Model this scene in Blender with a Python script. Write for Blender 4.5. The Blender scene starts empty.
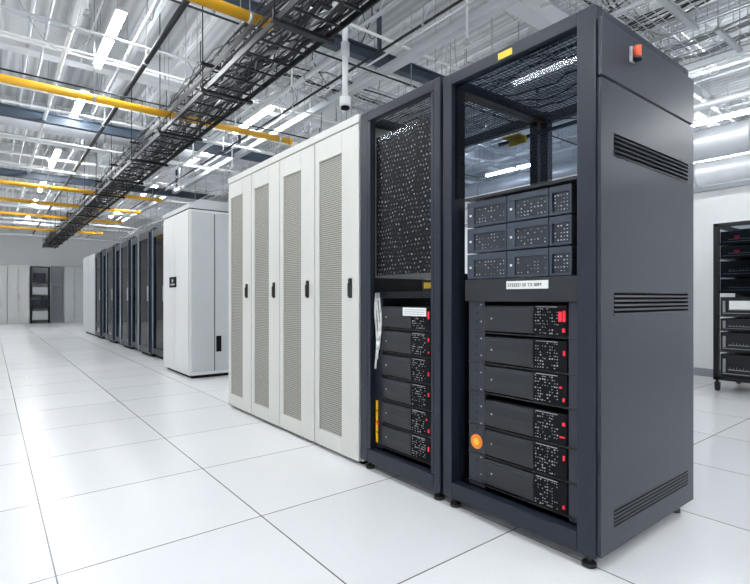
import bpy, math, random
from mathutils import Vector, Matrix
random.seed(7)
scene = bpy.context.scene
COL = scene.collection

# ------------------------------------------------------------------ materials
def new_mat(name):
    m = bpy.data.materials.new(name); m.use_nodes = True
    nt = m.node_tree
    return m, nt, nt.nodes["Principled BSDF"]

def mat(name, col, rough=0.45, metal=0.0, var=0.06, scale=6.0, bump=0.0, coat=0.0, spec=0.5):
    m, nt, b = new_mat(name)
    b.inputs['Roughness'].default_value = rough
    b.inputs['Metallic'].default_value = metal
    b.inputs['Specular IOR Level'].default_value = spec
    if coat: b.inputs['Coat Weight'].default_value = coat
    tc = nt.nodes.new('ShaderNodeTexCoord')
    nz = nt.nodes.new('ShaderNodeTexNoise'); nz.inputs['Scale'].default_value = scale
    nz.inputs['Detail'].default_value = 4
    nt.links.new(tc.outputs['Object'], nz.inputs['Vector'])
    mx = nt.nodes.new('ShaderNodeMix'); mx.data_type = 'RGBA'
    mx.inputs[6].default_value = (*[c*(1-var) for c in col], 1)
    mx.inputs[7].default_value = (*[min(1, c*(1+var)) for c in col], 1)
    nt.links.new(nz.outputs['Fac'], mx.inputs[0])
    nt.links.new(mx.outputs[2], b.inputs['Base Color'])
    return m

def math_n(nt, op, a, b=None, c=None):
    n = nt.nodes.new('ShaderNodeMath'); n.operation = op
    for i, v in enumerate((a, b, c)):
        if v is None: continue
        if isinstance(v, (int, float)): n.inputs[i].default_value = v
        else: nt.links.new(v, n.inputs[i])
    return n.outputs[0]

def perforated(name, col, hole, pitch, radius, rough=0.5, axes=('Y', 'Z'), hole_lit=None, jitter=0.0):
    m, nt, b = new_mat(name)
    b.inputs['Roughness'].default_value = rough
    tc = nt.nodes.new('ShaderNodeTexCoord')
    sp = nt.nodes.new('ShaderNodeSeparateXYZ'); nt.links.new(tc.outputs['Object'], sp.inputs[0])
    u = math_n(nt, 'DIVIDE', sp.outputs[axes[0]], pitch)
    v = math_n(nt, 'DIVIDE', sp.outputs[axes[1]], pitch)
    if jitter:
        nz = nt.nodes.new('ShaderNodeTexNoise'); nz.inputs['Scale'].default_value = 9; nz.inputs['Detail'].default_value = 3
        nt.links.new(tc.outputs['Object'], nz.inputs['Vector'])
        sc_ = nt.nodes.new('ShaderNodeSeparateColor'); nt.links.new(nz.outputs['Color'], sc_.inputs[0])
        u = math_n(nt, 'ADD', u, math_n(nt, 'MULTIPLY', sc_.outputs[0], jitter))
        v = math_n(nt, 'ADD', v, math_n(nt, 'MULTIPLY', sc_.outputs[1], jitter))
    row = math_n(nt, 'FLOOR', v)
    off = math_n(nt, 'MULTIPLY', math_n(nt, 'FLOORED_MODULO', row, 2.0), 0.5)
    u = math_n(nt, 'ADD', u, off)
    fu = math_n(nt, 'SUBTRACT', math_n(nt, 'FRACT', u), 0.5)
    fv = math_n(nt, 'SUBTRACT', math_n(nt, 'FRACT', v), 0.5)
    d = math_n(nt, 'SQRT', math_n(nt, 'ADD', math_n(nt, 'MULTIPLY', fu, fu), math_n(nt, 'MULTIPLY', fv, fv)))
    h = math_n(nt, 'LESS_THAN', d, radius)
    mx = nt.nodes.new('ShaderNodeMix'); mx.data_type = 'RGBA'
    mx.inputs[6].default_value = (*col, 1); mx.inputs[7].default_value = (*hole, 1)
    if hole_lit:
        cb = nt.nodes.new('ShaderNodeCombineXYZ')
        nt.links.new(math_n(nt, 'FLOOR', u), cb.inputs[0]); nt.links.new(math_n(nt, 'FLOOR', v), cb.inputs[1])
        wn = nt.nodes.new('ShaderNodeTexWhiteNoise'); nt.links.new(cb.outputs[0], wn.inputs['Vector'])
        m2 = nt.nodes.new('ShaderNodeMix'); m2.data_type = 'RGBA'
        m2.inputs[6].default_value = (*hole, 1); m2.inputs[7].default_value = (*hole_lit, 1)
        nt.links.new(math_n(nt, 'POWER', wn.outputs['Value'], 1.8), m2.inputs[0]); nt.links.new(m2.outputs[2], mx.inputs[7])
    nt.links.new(h, mx.inputs[0]); nt.links.new(mx.outputs[2], b.inputs['Base Color'])
    return m

def emis(name, col, s):
    m, nt, b = new_mat(name)
    b.inputs['Base Color'].default_value = (*col, 1)
    b.inputs['Emission Color'].default_value = (*col, 1)
    b.inputs['Emission Strength'].default_value = s
    return m

def tinted_glass(name, tint, gloss=0.12):
    m = bpy.data.materials.new(name); m.use_nodes = True
    nt = m.node_tree; nt.nodes.clear()
    out = nt.nodes.new('ShaderNodeOutputMaterial')
    tr = nt.nodes.new('ShaderNodeBsdfTransparent'); tr.inputs[0].default_value = (*tint, 1)
    gl = nt.nodes.new('ShaderNodeBsdfGlossy'); gl.inputs['Roughness'].default_value = 0.03
    lw = nt.nodes.new('ShaderNodeLayerWeight'); lw.inputs[0].default_value = gloss
    mx = nt.nodes.new('ShaderNodeMixShader')
    nt.links.new(lw.outputs['Fresnel'], mx.inputs[0])
    nt.links.new(tr.outputs[0], mx.inputs[1]); nt.links.new(gl.outputs[0], mx.inputs[2])
    nt.links.new(mx.outputs[0], out.inputs[0])
    return m

def floor_mat():
    m, nt, b = new_mat('floor_tile_white')
    tc = nt.nodes.new('ShaderNodeTexCoord')
    sp = nt.nodes.new('ShaderNodeSeparateXYZ'); nt.links.new(tc.outputs['Object'], sp.inputs[0])
    T = 0.794
    res = []; ids = []
    for ax, ph in (('X', 0.185), ('Y', 2.10)):
        q = math_n(nt, 'DIVIDE', math_n(nt, 'SUBTRACT', sp.outputs[ax], ph), T)
        f = math_n(nt, 'ABSOLUTE', math_n(nt, 'SUBTRACT', math_n(nt, 'FRACT', q), 0.5))
        res.append(math_n(nt, 'GREATER_THAN', f, 0.5-0.0030/T))
        ids.append(math_n(nt, 'FLOOR', math_n(nt, 'ADD', q, 0.0)))
    line = math_n(nt, 'MAXIMUM', res[0], res[1])
    cb = nt.nodes.new('ShaderNodeCombineXYZ')
    nt.links.new(ids[0], cb.inputs[0]); nt.links.new(ids[1], cb.inputs[1])
    wn = nt.nodes.new('ShaderNodeTexWhiteNoise'); nt.links.new(cb.outputs[0], wn.inputs['Vector'])
    nz = nt.nodes.new('ShaderNodeTexNoise'); nz.inputs['Scale'].default_value = 60; nz.inputs['Detail'].default_value = 6
    nt.links.new(tc.outputs['Object'], nz.inputs['Vector'])
    ad = math_n(nt, 'ADD', math_n(nt, 'MULTIPLY', wn.outputs['Value'], 0.7), math_n(nt, 'MULTIPLY', nz.outputs['Fac'], 0.3))
    c1 = nt.nodes.new('ShaderNodeMix'); c1.data_type = 'RGBA'
    c1.inputs[6].default_value = (0.75, 0.76, 0.78, 1); c1.inputs[7].default_value = (0.83, 0.835, 0.845, 1)
    nt.links.new(ad, c1.inputs[0])
    c2 = nt.nodes.new('ShaderNodeMix'); c2.data_type = 'RGBA'
    c2.inputs[7].default_value = (0.13, 0.14, 0.15, 1)
    nt.links.new(line, c2.inputs[0]); nt.links.new(c1.outputs[2], c2.inputs[6])
    nt.links.new(c2.outputs[2], b.inputs['Base Color'])
    b.inputs['Roughness'].default_value = 0.24
    b.inputs['Specular IOR Level'].default_value = 0.5
    bp = nt.nodes.new('ShaderNodeBump'); bp.inputs['Strength'].default_value = 0.3; bp.inputs['Distance'].default_value = 0.004
    bp.invert = True
    nt.links.new(line, bp.inputs['Height']); nt.links.new(bp.outputs[0], b.inputs['Normal'])
    return m

def corrugated():
    m, nt, b = new_mat('ceiling_deck_white')
    tc = nt.nodes.new('ShaderNodeTexCoord')
    w = nt.nodes.new('ShaderNodeTexWave'); w.inputs['Scale'].default_value = 2.6; w.bands_direction = 'X'
    nt.links.new(tc.outputs['Object'], w.inputs['Vector'])
    nz = nt.nodes.new('ShaderNodeTexNoise'); nz.inputs['Scale'].default_value = 1.4; nz.inputs['Detail'].default_value = 5
    nt.links.new(tc.outputs['Object'], nz.inputs['Vector'])
    f = math_n(nt, 'ADD', math_n(nt, 'MULTIPLY', w.outputs['Fac'], .4), math_n(nt, 'MULTIPLY', nz.outputs['Fac'], .6))
    mx = nt.nodes.new('ShaderNodeMix'); mx.data_type = 'RGBA'
    mx.inputs[6].default_value = (0.36, 0.38, 0.40, 1); mx.inputs[7].default_value = (0.74, 0.76, 0.78, 1)
    nt.links.new(f, mx.inputs[0]); nt.links.new(mx.outputs[2], b.inputs['Base Color'])
    bp = nt.nodes.new('ShaderNodeBump'); bp.inputs['Strength'].default_value = 0.4; bp.inputs['Distance'].default_value = 0.03
    nt.links.new(w.outputs['Fac'], bp.inputs['Height']); nt.links.new(bp.outputs[0], b.inputs['Normal'])
    b.inputs['Roughness'].default_value = 0.6
    return m

M_floor = floor_mat(); M_ceil = corrugated()
M_wall = mat('wall_paint_white', (0.86, 0.87, 0.88), 0.6, var=0.02)
M_trim = mat('trim_grey', (0.30, 0.32, 0.35), 0.5)
M_navy = mat('rack_navy_steel', (0.012, 0.017, 0.029), 0.36, 0.1, 0.08, 20, spec=.4)
M_side = mat('rack_side_steel', (0.026, 0.031, 0.043), 0.36, 0.05, 0.05, 20, spec=.38)
M_dark = mat('black_plastic', (0.008, 0.009, 0.012), 0.4, 0, 0.1, 12, spec=.4)
M_slot = mat('dark_recess', (0.004, 0.004, 0.006), 0.8, spec=.2)
M_bez = mat('server_bezel', (0.018, 0.020, 0.025), 0.32, 0.2, 0.12, 14)
M_bez2 = mat('module_bezel_blue', (0.040, 0.052, 0.074), 0.35, 0.2, 0.12, 14)
M_modf = mat('module_face', (0.016, 0.021, 0.031), 0.35, 0.1, 0.12, 14)
M_grey = mat('zinc_steel', (0.44, 0.46, 0.48), 0.38, 0.5, 0.1, 15)
M_dot = mat('port_white', (0.42, 0.44, 0.47), 0.4)
M_red = emis('red_latch_glow', (0.75, 0.02, 0.04), 0.30)  # slight emission brightens the red; latches and cable clip are no lamps
M_orange = mat('orange_plastic', (0.80, 0.22, 0.03), 0.4)
M_beacon = mat('beacon_red_orange', (0.75, 0.10, 0.03), 0.3)
M_yel = mat('yellow_label', (0.85, 0.55, 0.02), 0.45, 0, 0.06, 3)
M_yelp = mat('yellow_pipe_paint', (0.80, 0.42, 0.02), 0.40, 0, 0.08, 3)
M_lab = mat('label_paper', (0.80, 0.81, 0.80), 0.6, 0, 0.03)
M_cream = mat('cream_powdercoat', (0.595, 0.595, 0.56), 0.4, 0.0, 0.02, 5)
M_creamp = perforated('cream_perforated', (0.38, 0.37, 0.33), (0.08, 0.075, 0.065), 0.0135, 0.36)
M_white = mat('white_powdercoat', (0.66, 0.665, 0.655), 0.4, 0, 0.02, 5)
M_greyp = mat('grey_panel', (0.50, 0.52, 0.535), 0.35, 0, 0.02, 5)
M_perf = perforated('black_perforated_lit', (0.008, 0.008, 0.010), (0.03, 0.025, 0.025), 0.024, 0.20, 0.35, hole_lit=(0.85, 0.82, 0.80), jitter=2.0)  # pale hole colour paints in the light seen through the perforations
M_tray = mat('tray_black', (0.012, 0.012, 0.016), 0.45, 0.2)
M_cable = mat('cable_black', (0.014, 0.014, 0.016), 0.5, 0, 0.3, 30)
M_cableg = mat('cable_grey', (0.25, 0.26, 0.28), 0.5)
M_beam = mat('beam_offwhite', (0.72, 0.74, 0.76), 0.5, 0, 0.05, 4)
M_beamd = mat('beam_darkblue', (0.05, 0.07, 0.10), 0.5)
M_pipew = mat('pipe_white', (0.82, 0.84, 0.85), 0.35)
M_duct = mat('duct_galvanised', (0.58, 0.60, 0.63), 0.38, 0.35, 0.15, 3)
M_tube = emis('fluorescent_tube', (0.95, 0.98, 1.0), 90)
M_glass = tinted_glass('tinted_door_glass', (0.55, 0.59, 0.65), 0.12)
M_glass2 = tinted_glass('clear_door_glass', (0.80, 0.81, 0.83), 0.06)
M_glassd = tinted_glass('dark_door_glass', (0.25, 0.30, 0.38), 0.2)
M_glassc = tinted_glass('cart_door_glass', (0.62, 0.66, 0.70), 0.1)
M_blue = mat('cabinet_edge_blue', (0.15, 0.19, 0.26), 0.35, 0.3)
M_rub = mat('rubber_black', (0.02, 0.02, 0.02), 0.7)

# ------------------------------------------------------------------ mesh builder
class MB:
    def __init__(s): s.v = []; s.f = []; s.sm = []
    def box(s, x0, x1, y0, y1, z0, z1):
        n = len(s.v)
        s.v += [(x, y, z) for z in (z0, z1) for y in (y0, y1) for x in (x0, x1)]
        for f in ((0, 2, 3, 1), (4, 5, 7, 6), (0, 1, 5, 4), (2, 6, 7, 3), (0, 4, 6, 2), (1, 3, 7, 5)):
            s.f.append(tuple(n+i for i in f)); s.sm.append(False)
        return s
    def prism(s, poly, axis, a0, a1):
        n = len(s.v); k = len(poly)
        for a in (a0, a1):
            for p, q in poly:
                s.v.append({'x': (a, p, q), 'y': (p, a, q), 'z': (p, q, a)}[axis])
        s.f.append(tuple(n+i for i in range(k))); s.sm.append(False)
        s.f.append(tuple(n+k+i for i in reversed(range(k)))); s.sm.append(False)
        for i in range(k):
            j = (i+1) % k
            s.f.append((n+i, n+k+i, n+k+j, n+j)); s.sm.append(False)
        return s
    def cyl(s, p0, p1, r, seg=10):
        p0 = Vector(p0); p1 = Vector(p1); d = (p1-p0).normalized()
        a = Vector((0, 0, 1)) if abs(d.z) < 0.9 else Vector((1, 0, 0))
        u = d.cross(a).normalized(); w = d.cross(u)
        n = len(s.v)
        for p in (p0, p1):
            for i in range(seg):
                t = 2*math.pi*i/seg
                s.v.append(tuple(p+u*(r*math.cos(t))+w*(r*math.sin(t))))
        for i in range(seg):
            j = (i+1) % seg
            s.f.append((n+i, n+j, n+seg+j, n+seg+i)); s.sm.append(seg > 5)
        s.f.append(tuple(n+i for i in reversed(range(seg)))); s.sm.append(False)
        s.f.append(tuple(n+seg+i for i in range(seg))); s.sm.append(False)
        return s
    def path(s, pts, r, seg=8):
        for a, b in zip(pts[:-1], pts[1:]): s.cyl(a, b, r, seg)
        return s
    def obj(s, name, m, parent=None, bevel=0.0, label=None, loc=None):
        me = bpy.data.meshes.new(name); me.from_pydata(s.v, [], s.f)
        me.polygons.foreach_set('use_smooth', s.sm)
        me.materials.append(m); me.update()
        import bmesh
        bm = bmesh.new(); bm.from_mesh(me); bmesh.ops.recalc_face_normals(bm, faces=bm.faces); bm.to_mesh(me); bm.free()
        o = bpy.data.objects.new(name, me); COL.objects.link(o)
        if parent: o.parent = parent
        if loc: o.location = loc
        if bevel:
            bv = o.modifiers.new('bevel', 'BEVEL'); bv.width = bevel; bv.segments = 2; bv.limit_method = 'ANGLE'
        if label: o['label'] = label
        return o

def thing(name, loc, label, cat, group=None):
    e = bpy.data.objects.new(name, None); e.location = loc; e.empty_display_size = 0.1
    COL.objects.link(e); e['label'] = label; e['category'] = cat
    if group: e['group'] = group
    return e
def single(mb, name, m, label, cat, group=None, bevel=0, loc=None):
    o = mb.obj(name, m, None, bevel, None, loc); o['label'] = label; o['category'] = cat
    if group: o['group'] = group
    return o
def dup(root, loc, label=None):
    def rec(o, par):
        c = o.copy(); COL.objects.link(c)
        if par: c.parent = par
        for ch in list(o.children):
            rec(ch, c)
        return c
    n = rec(root, None); n.location = loc
    if label: n['label'] = label
    return n
def struct(mb, name, m):
    o = mb.obj(name, m); o['kind'] = 'structure'; return o
def text(name, s, size, m, parent, loc, rot):
    cu = bpy.data.curves.new(name, 'FONT'); cu.body = s; cu.size = size; cu.extrude = 0.0006
    t = bpy.data.objects.new(name, cu); COL.objects.link(t)
    bpy.context.view_layer.update()
    me = bpy.data.meshes.new_from_object(t.evaluated_get(bpy.context.evaluated_depsgraph_get()))
    bpy.data.objects.remove(t)
    me.materials.clear(); me.materials.append(m)
    o = bpy.data.objects.new(name, me); COL.objects.link(o)
    o.parent = parent; o.location = loc; o.rotation_euler = rot
    return o
FACE_L = (math.pi/2, 0, -math.pi/2)

# ------------------------------------------------------------------ room
XL, XR, YN, YF, ZC = -3.5, 14.0, -4.5, 24.2, 4.4
struct(MB().box(XL, XR, YN, YF, -0.1, 0), 'floor', M_floor)
struct(MB().box(XL, XR, YN, YF, ZC, ZC+0.1), 'ceiling', M_ceil)
struct(MB().box(XL-0.1, XL, YN, YF, 0, ZC), 'wall_left', M_wall)
struct(MB().box(XR, XR+0.1, YN, YF, 0, ZC), 'wall_right', M_wall)
struct(MB().box(XL, XR, YF, YF+0.1, 0, ZC), 'wall_back', M_wall)
struct(MB().box(XL, XR, YN-0.1, YN, 0, ZC), 'wall_front', M_wall)
struct(MB().box(7.2, 7.32, YN, 16, 0, 2.36), 'wall_partition', M_wall)
struct(MB().box(7.16, 7.36, YN, 16, 2.36, 2.42), 'trim_1', M_trim)
struct(MB().box(7.18, 7.2, YN, 16, 0, 0.10), 'baseboard_right', M_trim)

# ------------------------------------------------------------------ racks
FX = 1.724; D = 0.856
def build_rack(Y0, W, H, pr, pl, label):
    r = thing('server_rack', (FX, Y0, 0), label, 'server rack', 'open server racks')
    b = 0.05
    mb = MB()
    mb.box(0, .06, 0, pr, b, H); mb.box(0, .06, W-pl, W, b, H)
    mb.box(D-.05, D, 0, .05, b, H); mb.box(D-.05, D, W-.05, W, b, H)
    mb.box(0.0, .05, pr, W-pl, H-.055, H); mb.box(0, .05, pr, W-pl, b, b+.075)
    mb.box(D-.05, D, .05, W-.05, H-.05, H); mb.box(D-.05, D, .05, W-.05, b, b+.06)
    for z0, z1 in ((H-.05, H), (b, b+.06)):
        mb.box(.06, D-.05, 0, .04, z0, z1); mb.box(.06, D-.05, W-.04, W, z0, z1)
    mb.obj('rack_frame', M_navy, r, 0.004)
    MB().box(.05, D-.05, .04, W-.04, b+.01, b+.03).obj('bottom_pan', M_dark, r)
    mb = MB()
    n = 32
    for i in range(1, n): mb.cyl((.05+(D-.1)*i/n, .04, H-.02), (.05+(D-.1)*i/n, W-.04, H-.02), .0016, 4)
    for i in range(1, 28): mb.cyl((.05, .04+(W-.08)*i/28, H-.02), (D-.05, .04+(W-.08)*i/28, H-.02), .0016, 4)
    mb.obj('top_mesh', M_navy, r)
    MB().box(D-.03, D-.02, .05, W-.05, b+.06, 1.12).obj('rear_panel', M_dark, r)
    MB().box(.06, D-.05, W-.03, W-.02, b+.06, 1.12).obj('inner_liner', M_dark, r)
    for fx, fy in ((.04, .045), (D-.05, .045), (.04, W-.045), (D-.05, W-.045)):
        MB().cyl((fx, fy, .0), (fx, fy, .014), .026, 14).cyl((fx, fy, .014), (fx, fy, b+.005), .010, 10).cyl((fx, fy, .032), (fx, fy, .040), .017, 6).obj('leveling_foot', M_rub, r)
    return r

H1 = 2.068
rack1 = build_rack(0.912, 0.760, H1, .072, .055, 'tall navy server rack with vented side panel and glazed upper front')
W1 = 0.760; YR = .912
lx0, lx1 = .105, .80
zs = [(.145, .215), (.935, 1.02), (1.53, 1.615)]
pan_x0, pan_x1 = .012, D+.01
mb = MB()
mb.box(pan_x0, pan_x1, -.016, -.001, .06, .145)
mb.box(pan_x0, pan_x1, -.016, -.001, .215, .935)
mb.box(pan_x0, pan_x1, -.016, -.001, 1.02, 1.53)
mb.box(pan_x0, pan_x1, -.016, -.001, 1.615, 1.800)
for a, c in zs:
    mb.box(pan_x0, lx0, -.016, -.001, a, c); mb.box(lx1, pan_x1, -.016, -.001, a, c)
mb.obj('side_panel', M_side, rack1)
MB().box(pan_x0, pan_x1, -.018, -.001, 1.808, 2.018).obj('upper_side_panel', M_side, rack1, .003)
for a, c in zs:
    mb = MB(); n = 5; h = (c-a)/n
    mb.box(lx0, lx1, -.0035, -.001, a, c)
    mb.obj('louvre_vent', M_slot, rack1)
    mb = MB()
    for i in range(n):
        z = a+i*h
        if a < .3: mb.box(lx0, lx1, -.0165, -.013, z+h*.5, z+h)
        else: mb.prism([(-.0195, z), (-.0165, z+h*.44), (-.010, z+h*.44), (-.010, z)], 'x', lx0, lx1)
    mb.obj('louvre_slat', M_side, rack1)
be = thing('alarm_beacon', (1.955, YR-.019, 1.940), 'small red-orange alarm beacon fixed near the top of the rack side', 'alarm light')
MB().box(-.014, .014, -.012, 0, -.030, .030).obj('mounting_plate', M_grey, be, .002)
MB().cyl((0, -.026, -.018), (0, -.026, .026), .014, 14).obj('lens', M_beacon, be)
MB().cyl((0, -.026, -.028), (0, -.026, -.018), .016, 14).box(-.008, .008, -.026, -.012, -.026, -.020).obj('base', M_dark, be)
MB().box(.022, .028, .072, W1-.055, 1.47, H1-.055).obj('glass_panel', M_glass, rack1)
MB().box(-.004, 0, .36, .43, H1-.045, H1-.018).obj('warning_label', M_yel, rack1, label='yellow warning label')
RY = (1.462-YR, 1.556-YR)
MB().box(.055, .07, RY[0], RY[1], .13, 1.0).box(.055, .07, .072, .136, .13, 1.0).obj('mounting_rail', M_side, rack1)
mb = MB()
for i in range(22):
    z = .17+i*.038
    mb.cyl((.0538, (RY[0]+RY[1])/2, z), (.056, (RY[0]+RY[1])/2, z), .006, 8)
mb.obj('rail_hole', M_dark, rack1)
mb = MB()
for i in range(11):
    z = .19+i*.078
    mb.cyl((.0525, RY[0]+.02, z), (.0545, RY[0]+.02, z), .004, 8)
mb.obj('rail_screw', M_dot, rack1)
MB().cyl((.050, RY[0]+.045, .335), (.0535, RY[0]+.045, .335), .034, 24).obj('round_sticker', M_orange, rack1, label='round orange sticker')
MB().cyl((.0485, RY[0]+.045, .335), (.0502, RY[0]+.045, .335), .016, 20).obj('sticker_centre', M_yel, rack1)
MB().box(.03, .6, .072, .648, .985, 1.085).obj('shelf_panel', M_bez, rack1, .003)
MB().box(.024, .030, .208, .408, 1.038, 1.072).obj('name_plate', M_lab, rack1, label='white name plate with printed lettering')
text('plate_lettering', 'STEEED 50 TX 00M', .0200, M_dark, rack1, (.0235, .401, 1.048), FACE_L)
MB().box(.03, .6, .075, .648, 1.452, 1.466).obj('upper_shelf', M_bez, rack1, .002)
MB().box(.37, .385, .04, W1-.04, 1.795, 1.810).obj('cross_bar', M_navy, rack1)
MB().box(.30, .368, .548, .648, 1.800, 1.807).box(.362, .370, .548, .648, 1.772, 1.807).obj('marker_tag', M_yel, rack1, .001, label='flat yellow tag on an inner bar')
MB().box(.06, .1, W1-.05, W1-.035, .13, 2.01).obj('inner_strut', M_navy, rack1)
for k in range(5):
    rnd = random.Random(40+k)
    pts = [(.25+.08*k+rnd.uniform(-.02, .02), .06+i*.065, 2.03-.14*math.sin(math.pi*i/10)*(0.5+.25*k*.4)-rnd.uniform(0, .01)) for i in range(11)]
    MB().path(pts, .0035, 5).obj('inner_wire', M_cable, rack1)

Y2 = 1.692; W2 = 0.655
rack2 = build_rack(Y2, W2, 2.08, .045, .07, 'navy server rack with black perforated upper panel beside cream cabinets')
MB().box(.045, .053, .05, W2-.095, 1.13, 1.93).obj('perforated_panel', M_perf, rack2)
mb = MB(); mb.box(.0, .02, .045, .065, .13, 2.02); mb.box(0, .02, W2-.095, W2-.07, .13, 2.02); mb.obj('door_frame', M_navy, rack2, .002)
MB().box(.03, .036, .065, W2-.095, 1.0, 2.02).obj('glass_panel', M_glass2, rack2)
MB().box(.06, .5, .06, W2-.09, 1.0, 1.035).obj('shelf_panel', M_bez, rack2, .003)
MB().box(.055, .07, .045, .115, .13, 1.0).box(.055, .07, W2-.14, W2-.07, .13, 1.0).obj('mounting_rail', M_side, rack2)
for k in range(3):
    pts = [(.04+.004*k, W2-.10-.012*k+.010*math.sin(i*.9+k), 1.03-i*.055) for i in range(9-k)]
    MB().path(pts, .006, 8).obj('patch_cable', M_lab, rack2, label='white hanging patch cable')
mb = MB()
for i in range(4):
    mb.box(.038, .044, W2-.114, W2-.100, .165+i*.062, .22+i*.062)
mb.obj('cable_marker', M_yel, rack2, label='yellow cable marker strip')
MB().box(.035, .045, W2-.122, W2-.112, .27, .284).obj('cable_clip', M_red, rack2)
yd = thing('power_adapter', (FX+.085, Y2+.09, 1.035), 'small yellow and black adapter on the rack shelf', 'adapter')
MB().box(-.01, .09, 0, .12, .0, .06).obj('body', M_dark, yd, .006)
MB().box(-.013, -.01, .02, .10, .015, .045).box(0, .05, .02, .10, .06, .066).obj('face_plate', M_yel, yd)

# ---- server units
def build_server(W, label, seed=3, reds=((.066, .104, .005, .016), (.020, .034, .007, .016))):
    s = thing('rack_server', (0, 0, 0), label, 'server', 'rack servers')
    h = .124
    MB().box(.012, .50, .01, W-.01, .004, h-.004).obj('chassis', M_dark, s)
    mb = MB(); mb.prism([(.012, 0), (-.006, .006), (-.010, h*.5), (-.006, h-.006), (.012, h)], 'y', W*.37, W); mb.obj('bezel', M_bez, s, .002)
    MB().box(-.004, .012, 0, W*.37, 0, h).obj('port_panel', M_slot, s, .002)
    mb = MB()
    rnd = random.Random(seed)
    for i in range(10):
        for j in range(9):
            if rnd.random() < .48: continue
            y = W*.37-.010-i*(W*.27/10)+rnd.uniform(-.0015, .0015); z = .012+j*.0122+rnd.uniform(-.001, .001)
            if rnd.random() < .12: mb.box(-.0062, -.003, y-.0035, y+.0035, z-.0012, z+.0012)
            else: mb.cyl((-.0062, y, z), (-.003, y, z), rnd.choice((.0014, .0018, .0023, .0032)), 6)
    mb.obj('port_grid', M_dot, s)
    MB().box(-.008, -.003, W*.10, W*.34, h-.007, h-.0045).obj('port_trim', M_grey, s)
    for z0, z1, y0, y1 in reds:
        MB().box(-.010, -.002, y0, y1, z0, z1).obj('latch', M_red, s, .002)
    MB().cyl((-.0115, W*.9, h*.5), (-.007, W*.9, h*.5), .0045, 12).obj('power_button', M_grey, s)
    MB().box(-.0095, -.005, W*.42, W*.94, h-.020, h-.0175).obj('bezel_highlight', M_bez2, s)  # paler strip paints a top-lit highlight along the upper bezel
    return s
zlist = [.150, .284, .418, .572, .706, .846]
redsets = [((.020, .034, .007, .016),), ((.076, .096, .007, .015),), ((.078, .092, .006, .018), (.030, .036, .006, .030)), ((.020, .034, .007, .016), (.070, .078, .02, .03)), ((.066, .086, .005, .014),), ((.060, .104, .004, .015), (.060, .100, .019, .034), (.018, .034, .006, .018))]
lab1 = 'black rack-mount server with red latches and dotted port panel'
for i, z in enumerate(zlist):
    t_ = build_server(.402, lab1, 20+i, redsets[i]); t_.location = (FX+.055, 1.054, z)
zl2 = [.150, .286, .422, .558, .694, .830]
reds2 = [((.06, .085, .005, .014),), ((.02, .04, .005, .014), (.08, .09, .02, .03)), ((.07, .09, .005, .014),), ((.04, .06, .005, .014),), ((.08, .10, .005, .014), (.02, .03, .005, .014)), ((.06, .10, .005, .016),)]
for i, z in enumerate(zl2):
    last = build_server(.388, 'black rack-mount server beside hanging patch cables', 60+i, reds2[i]); last.location = (FX+.055, Y2+.120, z)
last['label'] = 'black rack-mount server with a white paper label on top edge'
MB().box(-.016, -.011, .02, .20, .075, .118).obj('paper_label', M_lab, last, label='white printed label')
mb = MB()
for i in range(3): mb.box(-.0168, -.0160, .03, .19, .083+i*.011, .087+i*.011)
mb.obj('label_print', M_grey, last)
for rk, y0, y1, zz in ((rack1, .072, .648, zlist), (rack2, .06, W2-.09, zl2)):
    for z in zz:
        MB().box(.05, .55, y0, y1, z-.006, z-.001).obj('support_shelf', M_dark, rk)

# ---- drive modules 3x3
def build_module(W, cols, seed):
    s = thing('drive_enclosure', (0, 0, 0), 'dark blue-grey drive module with fine pale dots', 'drive module', 'drive modules in the rack')
    h = .114
    MB().box(.012, .4, .003, W-.003, .002, h-.002).obj('chassis', M_dark, s)
    mb = MB()
    mb.box(0, .014, 0, W, 0, .010); mb.box(0, .014, 0, W, h-.026, h); mb.box(0, .014, 0, .008, .010, h-.026); mb.box(0, .014, W-.04 if W > .15 else W-.012, W, .010, h-.026)
    mb.obj('bezel', M_bez2, s, .0015)
    MB().box(.006, .013, .006, W-.02, .008, h-.022).obj('face_plate', M_modf, s)
    mb = MB(); rnd = random.Random(seed)
    for i in range(cols):
        for j in range(5):
            if rnd.random() < (.55 if W > .15 else .3): continue
            y = .018+i*(W-.072)/max(1, cols-1) if W > .15 else .020+i*.013; z = .020+j*.014
            mb.cyl((.0035, y, z), (.0065, y, z), rnd.choice((.0016, .0022, .0032)), 6)
    mb.obj('port_grid', M_dot, s)
    if W > .15:
        MB().box(-.002, 0, W-.026, W-.016, h*.42, h*.50).obj('status_label', M_lab, s)
    return s
for r in range(3):
    z = 1.088+r*.1205
    for q, (Wm, cols, y) in enumerate(((.222, 10, 1.332), (.200, 9, 1.128), (.096, 5, 1.028))):
        build_module(Wm, cols, 70+r*3+q).location = (FX+.04, y, z)

# ------------------------------------------------------------------ cream cabinets
cw = 0.51; CY = 2.36; CH = 2.095
c = thing('perforated_cabinet', (FX, CY, 0), 'cream steel cabinet with tall perforated door and black handle', 'cabinet', 'cream perforated cabinets')
MB().box(.03, D, .002, cw-.002, .02, CH).obj('body', M_cream, c, .004)
MB().box(.04, D-.05, .02, cw-.02, 0, .02).obj('plinth', M_slot, c)
mb = MB()
d0, d1, z0, z1 = .005, cw-.005, .025, CH-.055
px0, px1, pz0, pz1 = .185, cw-.055, .13, CH-.19
mb.box(0, .028, d0, px0, z0, z1); mb.box(0, .028, px1, d1, z0, z1); mb.box(0, .028, px0, px1, z0, pz0); mb.box(0, .028, px0, px1, pz1, z1)
door = mb.obj('door', M_cream, c, .003)
MB().box(.008, .020, px0, px1, pz0, pz1).obj('perforated_panel', M_creamp, door)
hd = MB().box(-.014, 0, .070, .100, 1.0, 1.12).obj('handle', M_dark, door, .006)
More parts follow.
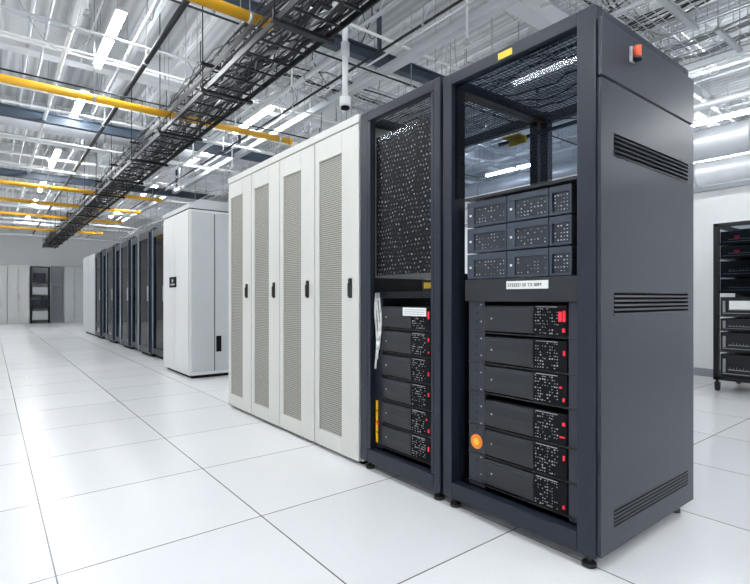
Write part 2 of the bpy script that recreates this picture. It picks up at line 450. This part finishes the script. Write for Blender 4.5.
MB().box(-.022, -.012, .077, .093, 1.01, 1.09).obj('lever', M_rub, hd, .003)
MB().box(-.004, .03, .0, cw, CH-.05, CH).obj('top_cap', M_cream, c, .003)
for i in range(1, 4): dup(c, (FX, CY+cw*i, 0))

# ------------------------------------------------------------------ white tall cooling cabinet
w = thing('cooling_unit', (1.93, 6.17, 0), 'tall white cooling unit with sloped cap standing alone', 'cooling unit')
L = 1.14; HH = 2.10; DD = 1.15
MB().box(0, DD, 0, L, .04, HH).obj('body', M_white, w, .002)
MB().box(.04, DD-.04, .03, L-.03, 0, .04).obj('plinth', M_slot, w)
MB().prism([(-.01, HH+.012), (DD, HH+.012), (DD, HH+.13), (.12, HH+.13), (-.01, HH+.06)], 'y', -.01, L+.01).obj('cap', M_greyp, w, .002)
MB().box(.01, DD-.01, .01, L-.01, HH, HH+.012).box(.300, .312, -.003, 0, .08, HH-.04).box(-.003, 0, L*.5-.006, L*.5+.006, .1, HH-.06).obj('panel_gap', M_slot, w)
MB().box(-.014, 0, .02, L*.5-.006, .08, HH-.03).obj('front_panel', M_white, w, .002)
MB().box(-.014, 0, L*.5+.006, L-.02, .08, HH-.03).obj('front_panel', M_white, w, .002)
MB().box(-.022, -.014, .50, .80, 1.14, 1.28).obj('control_display', M_slot, w, .003)
MB().box(-.024, -.022, .56, .74, 1.17, 1.19).box(-.024, -.022, .62, .68, 1.21, 1.25).obj('display_text', M_dot, w)
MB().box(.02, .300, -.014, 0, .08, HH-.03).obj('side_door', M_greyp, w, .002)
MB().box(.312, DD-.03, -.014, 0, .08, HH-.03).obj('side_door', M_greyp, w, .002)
MB().box(.325, .39, -.02, -.014, .32, .52).obj('vent_grille', M_slot, w)

# ------------------------------------------------------------------ dark cabinet row
dw = .775; DX = 2.15; DY = 8.1; DH = 2.16
c = thing('server_cabinet', (DX, DY, 0), 'dark navy server cabinet with glazed door and blue edge', 'server cabinet', 'row of navy server cabinets')
MB().box(.03, 1.0, .004, dw-.004, .05, DH).obj('body', M_navy, c, .004)
MB().box(.06, .95, .03, dw-.03, 0, .05).obj('plinth', M_slot, c)
mb = MB(); mb.box(0, .028, .01, .09, .08, DH-.04); mb.box(0, .028, dw-.09, dw-.01, .08, DH-.04); mb.box(0, .028, .09, dw-.09, .08, .16); mb.box(0, .028, .09, dw-.09, DH-.14, DH-.04)
door = mb.obj('door', M_navy, c, .003)
MB().box(.010, .016, .09, dw-.09, .16, DH-.14).obj('glass_panel', M_glassd, door)
MB().box(.022, .028, .09, dw-.09, .16, DH-.14).obj('inner_panel', M_bez, door)
MB().box(-.006, .0, dw-.10, dw-.0, .06, DH-.02).obj('edge_strip', M_blue, door, .002)
MB().box(-.018, 0, .03, .055, .95, 1.2).obj('handle', M_grey, door, .003)
MB().box(.1, .7, .1, dw-.1, DH, DH+.05).obj('roof_vent', M_navy, c, .004)
for i in range(1, 8):
    dup(c, (DX - (0.05 if i % 2 else 0), DY+dw*i, 0))
e = thing('storage_cabinet', (DX-.02, DY+dw*8+.06, 0), 'pale grey cabinet closing the end of the navy row', 'cabinet')
MB().box(0, 1.0, 0, 2.1, .05, 2.16).obj('body', M_greyp, e, .006)
MB().box(.05, .95, .05, 2.05, 0, .05).obj('plinth', M_slot, e)
MB().box(-.02, 0, .02, 1.03, .08, 2.12).obj('door', M_greyp, e, .004)
MB().box(-.02, 0, 1.07, 2.08, .08, 2.12).obj('door', M_greyp, e, .004)

# far wall cabinets
def cupboard(loc, m, label):
    c = thing('tall_cupboard', loc, label, 'cupboard', 'cupboards along the end wall')
    MB().box(.002, .698, .03, .65, .0, 2.28).obj('body', m, c, .004)
    d = MB().box(.01, .342, 0, .028, .06, 2.26).obj('door', m, c, .003)
    MB().box(.32, .33, -.02, 0, .95, 1.15).obj('handle', M_trim, d)
    d = MB().box(.358, .69, 0, .028, .06, 2.26).obj('door', m, c, .003)
    MB().box(.37, .38, -.02, 0, .95, 1.15).obj('handle', M_trim, d)
    return c
c = cupboard((-1.6, 23.5, 0), M_white, 'white full-height cupboard against the end wall')
for x in (-.9, -.2, .5): dup(c, (x, 23.5, 0))
c = cupboard((2.36, 23.5, 0), M_greyp, 'pale grey cupboard beside the glazed screen on the end wall')
for x in (3.06, 3.76, 4.46): dup(c, (x, 23.5, 0))
g = thing('glazed_screen', (1.90, 23.5, 0), 'slim framed clear glass screen beside the open shelving', 'glass screen')
wd_ = .44
MB().box(0, .025, 0, .06, 0, 2.28).box(wd_-.025, wd_, 0, .06, 0, 2.28).box(.025, wd_-.025, 0, .06, 2.24, 2.28).box(.025, wd_-.025, 0, .06, 0, .06).box(.025, wd_-.025, .01, .05, 1.5, 1.53).obj('frame', M_trim, g)
MB().box(.025, wd_-.025, .025, .032, .06, 1.5).box(.025, wd_-.025, .025, .032, 1.53, 2.24).obj('glass_panel', M_glass2, g)
s = thing('open_shelving', (1.24, 23.5, 0), 'dark open shelving holding boxed equipment between white cupboards', 'shelving')
mb = MB()
for x in (0, .60):
    mb.box(x, x+.04, 0, .04, 0, 2.25); mb.box(x, x+.04, .5, .54, 0, 2.25)
mb.obj('upright', M_dark, s)
for z in (.1, .6, 1.1, 1.6, 2.22): MB().box(0, .64, 0, .54, z, z+.03).obj('shelf', M_dark, s)
for k, (x, z, ww, hh) in enumerate(((.06, .13, .5, .35), (.06, .63, .26, .3), (.36, .63, .22, .38), (.06, 1.13, .50, .3), (.10, 1.63, .4, .36))):
    b = single(MB().box(0, ww, 0, .4, 0, hh).box(.02, ww-.02, -.01, 0, .03, hh-.03), 'equipment_box', M_greyp if k in (0, 3) else M_navy, 'boxed equipment on the open shelving', 'box', 'boxes on the open shelving', .004, (1.24+x, 23.54, z))

# ------------------------------------------------------------------ open wheeled rack
RX, RY0, RW, RH, RD = 6.15, 1.32, .62, 1.80, .75
r = thing('mobile_rack', (RX, RY0, 0), 'black open-frame equipment rack on casters near the white wall', 'mobile rack')
mb = MB()
for x in (0, RD-.05):
    for y in (0, RW-.05): mb.box(x, x+.05, y, y+.05, .12, RH)
for z in (.12, RH-.04):
    mb.box(0, .05, 0, RW, z, z+.04); mb.box(RD-.05, RD, 0, RW, z, z+.04); mb.box(0, RD, 0, .05, z, z+.04); mb.box(0, RD, RW-.05, RW, z, z+.04)
mb.obj('rack_frame', M_dark, r, .004)
for x in (.03, RD-.03):
    for y in (.03, RW-.03):
        cs = MB().cyl((x, y, .08), (x, y, .12), .014, 8).box(x-.018, x+.03, y-.022, y-.016, .035, .095).box(x-.018, x+.03, y+.016, y+.022, .035, .095).box(x-.018, x+.03, y-.022, y+.022, .09, .096).obj('caster', M_dark, r)
        MB().cyl((x+.005, y-.015, .045), (x+.005, y+.015, .045), .045, 20).obj('wheel', M_rub, cs)
MB().box(.56, .575, .05, RW-.05, .16, 1.76).obj('rear_panel', M_dark, r)
MB().box(.012, .018, .05, RW-.05, 1.05, 1.76).obj('glass_panel', M_glassc, r)
zz_ = ((.16, .24), (.434, .20), (.66, .12), (.81, .20), (1.064, .14), (1.234, .16), (1.434, .12), (1.58, .13))
for z, hh in zz_: MB().box(.02, .56, .02, RW-.02, z-.010, z-.001).obj('shelf', M_dark, r)
for k, (z, hh) in enumerate(zz_):
    u = thing('equipment_unit', (RX+.03, RY0+.055, z), 'solid black equipment unit in the wheeled rack', 'equipment unit', 'units in the wheeled rack')
    MB().box(.01, .5, 0, RW-.11, 0, hh).obj('chassis', M_bez, u, .003)
    mb = MB(); rnd = random.Random(k)
    for i in range(9): mb.box(.006, .010, .18+i*.030, .184+i*.030, hh*.35, hh*(.38+.1*rnd.random()))
    mb.box(.0085, .010, .17, .44, hh*.30, hh*.34)
    mb.obj('indicator_strip', M_trim, u)
    MB().box(.004, .010, .02, RW-.13, hh*.12, hh*.16).obj('trim_line', M_trim, u)
    if k < 4: MB().box(-.02, .01, RW-.16, RW-.14, hh*.2, hh*.8).obj('handle', M_trim, u, .002)
    if k == 3: MB().box(-.024, .010, .20, .42, hh*.35, hh*.80).obj('paper_label', M_lab, u, label='small white label'); u['label'] = 'solid black equipment unit with a small white label'
    if k >= 6: MB().box(.002, .010, .34, .38, hh*.4, hh*.6).obj('warning_light', M_red, u)

# ------------------------------------------------------------------ ceiling services
def fixture(loc, L=1.4):
    f = thing('fluorescent_light', loc, 'slim white fluorescent batten hung from the ceiling on rods', 'ceiling light', 'fluorescent ceiling lights')
    MB().box(-.048, .048, -L/2, L/2, .022, .050).obj('housing', M_pipew, f)
    MB().box(-.034, .034, -L/2+.02, L/2-.02, -.018, .022).obj('tube', M_tube, f)
    for q in (-.35, .35): MB().cyl((0, L*q, .05), (0, L*q, ZC-loc[2]), .004, 6).obj('hanger_rod', M_grey, f)
    return f
f0 = fixture((1.0, 5.95, 3.75))
for y in (-3.0, .2, 3.0, 8.3, 11.6, 14.6, 17.5, 20.5): dup(f0, (1.0, y, 3.75))
for x, ys in ((-1.8, (-3, .2, 3.2, 6.4, 10, 14, 18.5)), (3.2, (-3.4, -1.6, 7.2, 9.6, 13.5, 18)), (6.5, (-2.0, 1.7, 5.4, 9, 13, 18)), (8.8, (-1, 2.8, 6.5, 11)), (11.4, (-2, 3.4, 7.5, 13))):
    for y in ys: dup(f0, (x, y, 3.75))

for i, y in enumerate((-2.5, .5, 3.1, 7.3, 10.4, 13.5, 16.6, 19.7, 22.8)):
    z = 3.98
    single(MB().box(XL, XR, y-.09, y+.09, z, z+.02).box(XL, XR, y-.012, y+.012, z+.02, ZC-.02).box(XL, XR, y-.09, y+.09, ZC-.02, ZC), 'steel_beam', M_beam, 'off-white steel I-beam spanning the ceiling', 'beam', 'ceiling I-beams')
for x in (-2.3, -1.1, -.4, .15, .8, 1.45, 2.0, 2.7, 3.4, 4.0, 4.7, 5.3, 6.0, 6.7, 7.4, 8.1, 9.6, 11.2, 12.7):
    mb = MB(); mb.box(x-.022, x+.022, YN, YF, 4.14, 4.155).box(x-.022, x+.022, YN, YF, ZC-.02, ZC)
    y = YN
    while y < YF-.45:
        mb.cyl((x, y, 4.15), (x, y+.22, ZC-.01), .008, 4).cyl((x, y+.22, ZC-.01), (x, y+.44, 4.15), .008, 4); y += .44
    single(mb, 'roof_joist', M_beam, 'off-white open-web roof joist', 'joist', 'roof joists')
for y, x1 in ((3.64, 1.75), (6.18, 3.3), (11.7, 3.0), (13.7, 3.0), (15.9, 3.0), (19.0, 3.0)):
    p = thing('yellow_pipe', (0, y, 3.2), 'yellow painted pipe crossing above the aisle', 'pipe', 'yellow overhead pipes')
    MB().cyl((XL, 0, 0), (x1, 0, 0), .042, 16).cyl((x1, 0, 0), (x1+.03, 0, 0), .05, 16).obj('pipe_run', M_yelp, p)
    for x in (-2.2, -.4, .9, x1-.15): MB().cyl((x, 0, 0), (x, 0, ZC-3.2), .005, 6).cyl((x-.015, 0, 0), (x+.015, 0, 0), .047, 16).obj('pipe_hanger', M_grey, p)
for y, z in ((8.7, 3.58), (4.55, 3.75), (12.6, 3.5)):
    single(MB().box(XL, 6.9, y-.05, y+.05, z, z+.02).box(XL, 6.9, y-.01, y+.01, z+.02, z+.13).box(XL, 6.9, y-.05, y+.05, z+.13, z+.15).box(-1, -.96, y-.02, y+.02, z+.15, ZC).box(3.6, 3.64, y-.02, y+.02, z+.15, ZC).box(6.8, 6.84, y-.02, y+.02, z+.15, ZC), 'strut_beam', M_beamd, 'dark blue steel strut spanning the aisle', 'strut', 'dark overhead struts')
for x in (3.51, 2.42):
    single(MB().box(x, x+.09, -3, 20, 3.56, 3.572).box(x, x+.01, -3, 20, 3.572, 3.64).box(x+.08, x+.09, -3, 20, 3.572, 3.64).box(x+.03, x+.06, 2, 2.03, 3.6, ZC).box(x+.03, x+.06, 6, 6.03, 3.6, ZC).box(x+.03, x+.06, 12, 12.03, 3.6, ZC), 'steel_channel', M_duct, 'pale steel channel hung from the ceiling', 'channel', 'long pale steel channels')

def tray(loc, Wd, y0, y1, side_h, pitch, m, label, group, wires=6, r=.006, axis='Y', cables=None, hang=1.6, upper=None, rail=0):
    t = thing('cable_tray', loc, label, 'cable tray', group)
    def P(a, b, c): return (b, a, c) if axis == 'Y' else (a, b, c)
    def bx(mb, q0, q1): mb.box(min(q0[0], q1[0]), max(q0[0], q1[0]), min(q0[1], q1[1]), max(q0[1], q1[1]), min(q0[2], q1[2]), max(q0[2], q1[2]))
    def basket(x0, W_, z0, sh, pt, nw, rr, nm):
        mb = MB()
        for e_ in (0, W_):
            if rail: bx(mb, P(y0, x0+e_-.006, z0-.02), P(y1, x0+e_+.006, z0+rail))
            else: mb.cyl(P(y0, x0+e_, z0), P(y1, x0+e_, z0), rr*1.8, 5)
            mb.cyl(P(y0, x0+e_, z0+sh), P(y1, x0+e_, z0+sh), rr*1.6, 5)
        for i in range(1, nw): mb.cyl(P(y0, x0+W_*i/nw, z0), P(y1, x0+W_*i/nw, z0), rr*.7, 4)
        a = y0
        while a < y1:
            if rail: bx(mb, P(a-.010, x0, z0-.006), P(a+.010, x0+W_, z0+.006))
            else: mb.cyl(P(a, x0, z0), P(a, x0+W_, z0), rr, 4)
            mb.cyl(P(a, x0, z0), P(a, x0, z0+sh), rr, 4); mb.cyl(P(a, x0+W_, z0), P(a, x0+W_, z0+sh), rr, 4)
            a += pt
        mb.obj(nm, m, t)
    basket(0, Wd, 0, side_h, pitch, wires, r, 'basket')
    if upper: basket(*upper, 'upper_basket')
    a = y0+.5
    up = ZC-loc[2]
    while a < y1:
        mb = MB()
        for e_ in (-.03, Wd+.03): mb.cyl(P(a, e_, -.03), P(a, e_, up), .006, 6)
        bx(mb, P(a-.02, -.05, -.035), P(a+.02, Wd+.05, -.008))
        if upper: bx(mb, P(a-.02, -.05, upper[2]-.03), P(a+.02, Wd+.05, upper[2]-.008))
        mb.obj('trapeze_hanger', m, t)
        a += hang
    if cables:
        for n, cr, cm, zb, jit in cables:
            mb = MB()
            for i in range(n):
                base_ = Wd*(.08+.84*random.random()); z = zb+cr+.01+random.random()*.07
                pts = []; a = y0
                while a <= y1:
                    base_ = min(Wd-.03, max(.03, base_+random.uniform(-jit, jit)))
                    pts.append(P(a, base_, z+random.uniform(-.02, .06))); a += .28
                mb.path(pts, cr*random.uniform(.6, 1.3), 5)
            cb = mb.obj('cable_bundle', cm, t); cb['kind'] = 'stuff'
    return t
random.seed(11)
tray((1.62, 0, 3.0), .42, 1.2, 23.5, .11, .26, M_tray, 'long black double-tier ladder tray full of cables above the racks', None, 3, .005, 'Y', ((15, .009, M_cable, 0, .11), (7, .008, M_cableg, .02, .11), (6, .008, M_cable, .25, .08)), 1.5, (.08, .30, .25, .08, .26, 2, .006), .030)
tray((3.75, 0, 3.15), .60, -3, 20, .10, .07, M_grey, 'silver wire mesh cable tray above the rear of the racks', None, 10, .0035, 'Y', ((8, .008, M_cable, 0, .08),), 2.0)
tray((4.9, 0, 3.3), .50, -3, 20, .10, .10, M_grey, 'silver wire mesh cable tray carrying grey cables', None, 7, .004, 'Y', ((6, .010, M_cableg, 0, .05),), 2.0)
tray((2.2, 2.1, 3.70), .45, 0, 4.6, .10, .07, M_grey, 'silver mesh tray crossing between the long trays', None, 8, .004, 'X', ((6, .009, M_cable, 0, .08),), 2.2)
tray((2.2, 5.2, 3.70), .45, 0, 4.6, .10, .08, M_grey, 'silver mesh tray crossing between the long trays', None, 7, .004, 'X', ((4, .009, M_cable, 0, .08),), 2.2)

def ypipe(name, x, z, rr, m, label, grp, y0=YN, y1=YF, hs=2.4):
    p = thing(name, (x, 0, z), label, 'pipe', grp)
    MB().cyl((0, y0, 0), (0, y1, 0), rr, 12).obj('pipe_run', m, p)
    y = max(y0, 0)+.8
    while y < y1-.3:
        MB().cyl((0, y, 0), (0, y, ZC-z), .005, 5).cyl((0, y-.015, 0), (0, y+.015, 0), rr+.006, 12).obj('pipe_hanger', M_grey, p); y += hs
def xpipe(name, y, z, rr, m, label, grp, x0=XL, x1=XR, hs=2.7):
    p = thing(name, (0, y, z), label, 'pipe', grp)
    MB().cyl((x0, 0, 0), (x1, 0, 0), rr, 12).obj('pipe_run', m, p)
    x = x0+1.1
    while x < x1-.3:
        MB().cyl((x, 0, 0), (x, 0, ZC-z), .005, 5).cyl((x-.015, 0, 0), (x+.015, 0, 0), rr+.006, 12).obj('pipe_hanger', M_grey, p); x += hs
ypipe('water_pipe', 2.89, 3.57, .030, M_pipew, 'white pipe running along the ceiling', 'white overhead pipes', 4.2)
ypipe('water_pipe', .62, 3.62, .022, M_pipew, 'white pipe running along the ceiling', 'white overhead pipes')
ypipe('water_pipe', 5.9, 3.5, .05, M_pipew, 'white pipe running along the ceiling', 'white overhead pipes')
ypipe('black_pipe', 1.30, 3.50, .026, M_tray, 'thin black pipe running along the ceiling', 'black overhead pipes')
ypipe('black_pipe', 2.30, 3.55, .016, M_tray, 'thin black pipe running along the ceiling', 'black overhead pipes')
ypipe('black_pipe', 3.05, 3.45, .012, M_tray, 'thin black pipe running along the ceiling', 'black overhead pipes')
for y, z, rr, m in ((5.0, 3.95, .03, M_pipew), (5.5, 3.6, .015, M_duct), (6.8, 3.9, .02, M_pipew), (7.8, 3.5, .016, M_pipew), (8.1, 3.85, .045, M_pipew), (9.9, 3.6, .025, M_pipew), (10.9, 3.9, .04, M_duct), (2.7, 3.88, .03, M_duct), (1.4, 3.9, .035, M_pipew), (3.9, 3.65, .014, M_pipew), (4.3, 3.5, .010, M_tray), (5.9, 3.55, .012, M_pipew), (6.6, 3.45, .010, M_tray), (9.0, 3.4, .014, M_pipew), (10.2, 3.7, .016, M_tray), (11.3, 3.45, .02, M_pipew), (12.0, 3.85, .03, M_pipew), (13.1, 3.6, .03, M_pipew), (14.8, 3.8, .04, M_pipew), (16.9, 3.55, .03, M_pipew), (17.6, 3.7, .05, M_duct), (18.4, 3.4, .03, M_pipew), (21, 3.6, .05, M_pipew), (22, 3.3, .04, M_duct)):
    xpipe('conduit_pipe', y, z, rr, m, 'conduit crossing the ceiling', 'cross conduits', hs=2.1)
for x, z, rr in ((.35, 4.05, .02), (.48, 3.9, .012), (.9, 4.0, .012), (1.3, 3.95, .02), (2.45, 3.85, .014), (2.55, 3.85, .014), (3.12, 3.9, .02), (3.35, 3.62, .012), (4.6, 3.65, .03), (4.72, 3.85, .015), (5.65, 3.8, .02), (6.1, 4.0, .02), (6.3, 3.6, .014), (7.0, 3.8, .02), (7.6, 3.6, .05), (8.4, 3.5, .03), (9.2, 3.3, .03), (9.9, 3.7, .05), (-.7, 3.7, .04), (0.05, 3.85, .025), (-.25, 3.5, .03)):
    ypipe('conduit_pipe', x, z, rr, M_duct, 'pale conduit running along the ceiling', 'long conduits', hs=1.9)
def duct(axis, a, z, rr, s0, s1, label):
    t = thing('air_duct', (0, 0, 0), label, 'air duct', 'round ceiling ducts')
    mb = MB()
    def P(s): return (s, a, z) if axis == 'X' else (a, s, z)
    mb.cyl(P(s0), P(s1), rr, 28)
    mb.obj('duct_tube', M_duct, t)
    s = s0+.5
    while s < s1:
        MB().cyl(P(s), P(s+.03), rr+.012, 28).cyl((P(s)[0], P(s)[1], z+rr), (P(s)[0], P(s)[1], ZC), .006, 5).obj('duct_band', M_grey, t)
        s += 1.5
duct('X', 9.45, 3.80, .15, XL, 6.5, 'round galvanised air duct crossing the aisle')
duct('Y', 7.9, 3.15, .20, YN, 20, 'round galvanised air duct above the partition')
duct('Y', 10.4, 3.3, .22, YN, 20, 'round galvanised air duct behind the partition')
rnd = random.Random(5)
for k in range(26):
    x0 = rnd.uniform(2.1, 5.8) if k < 18 else rnd.uniform(0, 1.4); y0 = rnd.uniform(2.6, 7.6); dx = rnd.uniform(-.9, .9); dy = rnd.uniform(-1.2, 1.2); sag = rnd.uniform(.2, .5)
    pts = [(dx*i/10, dy*i/10, 4.16-ZC-sag*math.sin(math.pi*i/10)) for i in range(11)]
    pts = [(0, 0, 0)]+pts+[(dx, dy, 0)]
    single(MB().path(pts, rnd.choice((.004, .005, .007)), 5), 'hanging_wire', M_cable if k % 2 else M_cableg, 'loose thin wire drooping from the ceiling', 'wire', 'drooping ceiling wires', 0, (x0, y0, ZC))
spk = thing('sprinkler', (.62, 4.6, 3.30), 'small sprinkler head on a white drop pipe', 'sprinkler', 'ceiling sprinklers')
MB().cyl((0, 0, .04), (0, 0, 1.1), .011, 8).obj('drop_pipe', M_pipew, spk)
MB().cyl((0, 0, 0), (0, 0, .012), .03, 14).cyl((0, 0, .012), (0, 0, .05), .012, 8).obj('head', M_grey, spk)
for p in ((.05, 7.0, 3.3), (.05, 10.8, 3.3), (2.65, 6.5, 3.3), (2.65, 4.9, 3.3), (3.4, 8.5, 3.3), (4.6, 4.4, 3.3), (.9, 13, 3.3), (3.4, 3.0, 3.3), (2.65, 8.3, 3.3)): dup(spk, p)
sc = thing('ceiling_camera', (2.89, 4.2, 3.0), 'white dome camera on a drop pole', 'camera')
MB().cyl((0, 0, .06), (0, 0, ZC-3.0), .03, 12).cyl((0, 0, .50), (0, 0, .64), .045, 14).obj('drop_pole', M_pipew, sc)
MB().cyl((0, 0, -.02), (0, 0, .08), .06, 20).obj('housing', M_pipew, sc, .01)
MB().cyl((0, 0, -.05), (0, 0, -.02), .045, 20).obj('dome', M_slot, sc, .012)

# ------------------------------------------------------------------ world, camera, colour
wd = bpy.data.worlds.new('World'); scene.world = wd; wd.use_nodes = True
wd.node_tree.nodes['Background'].inputs[0].default_value = (.8, .88, 1, 1)
wd.node_tree.nodes['Background'].inputs[1].default_value = 0.3
cam = bpy.data.cameras.new('Camera'); co = bpy.data.objects.new('Camera', cam); COL.objects.link(co)
co.location = (0, 0, 1.0); co.rotation_euler = (math.radians(90), 0, math.radians(-38.0))
cam.sensor_width = 36; cam.lens = 36*492/750; cam.shift_y = 6/750; cam.clip_start = .05; cam.clip_end = 100
scene.camera = co
scene.view_settings.view_transform = 'Standard'
scene.view_settings.look = 'None'
scene.view_settings.exposure = 0.0
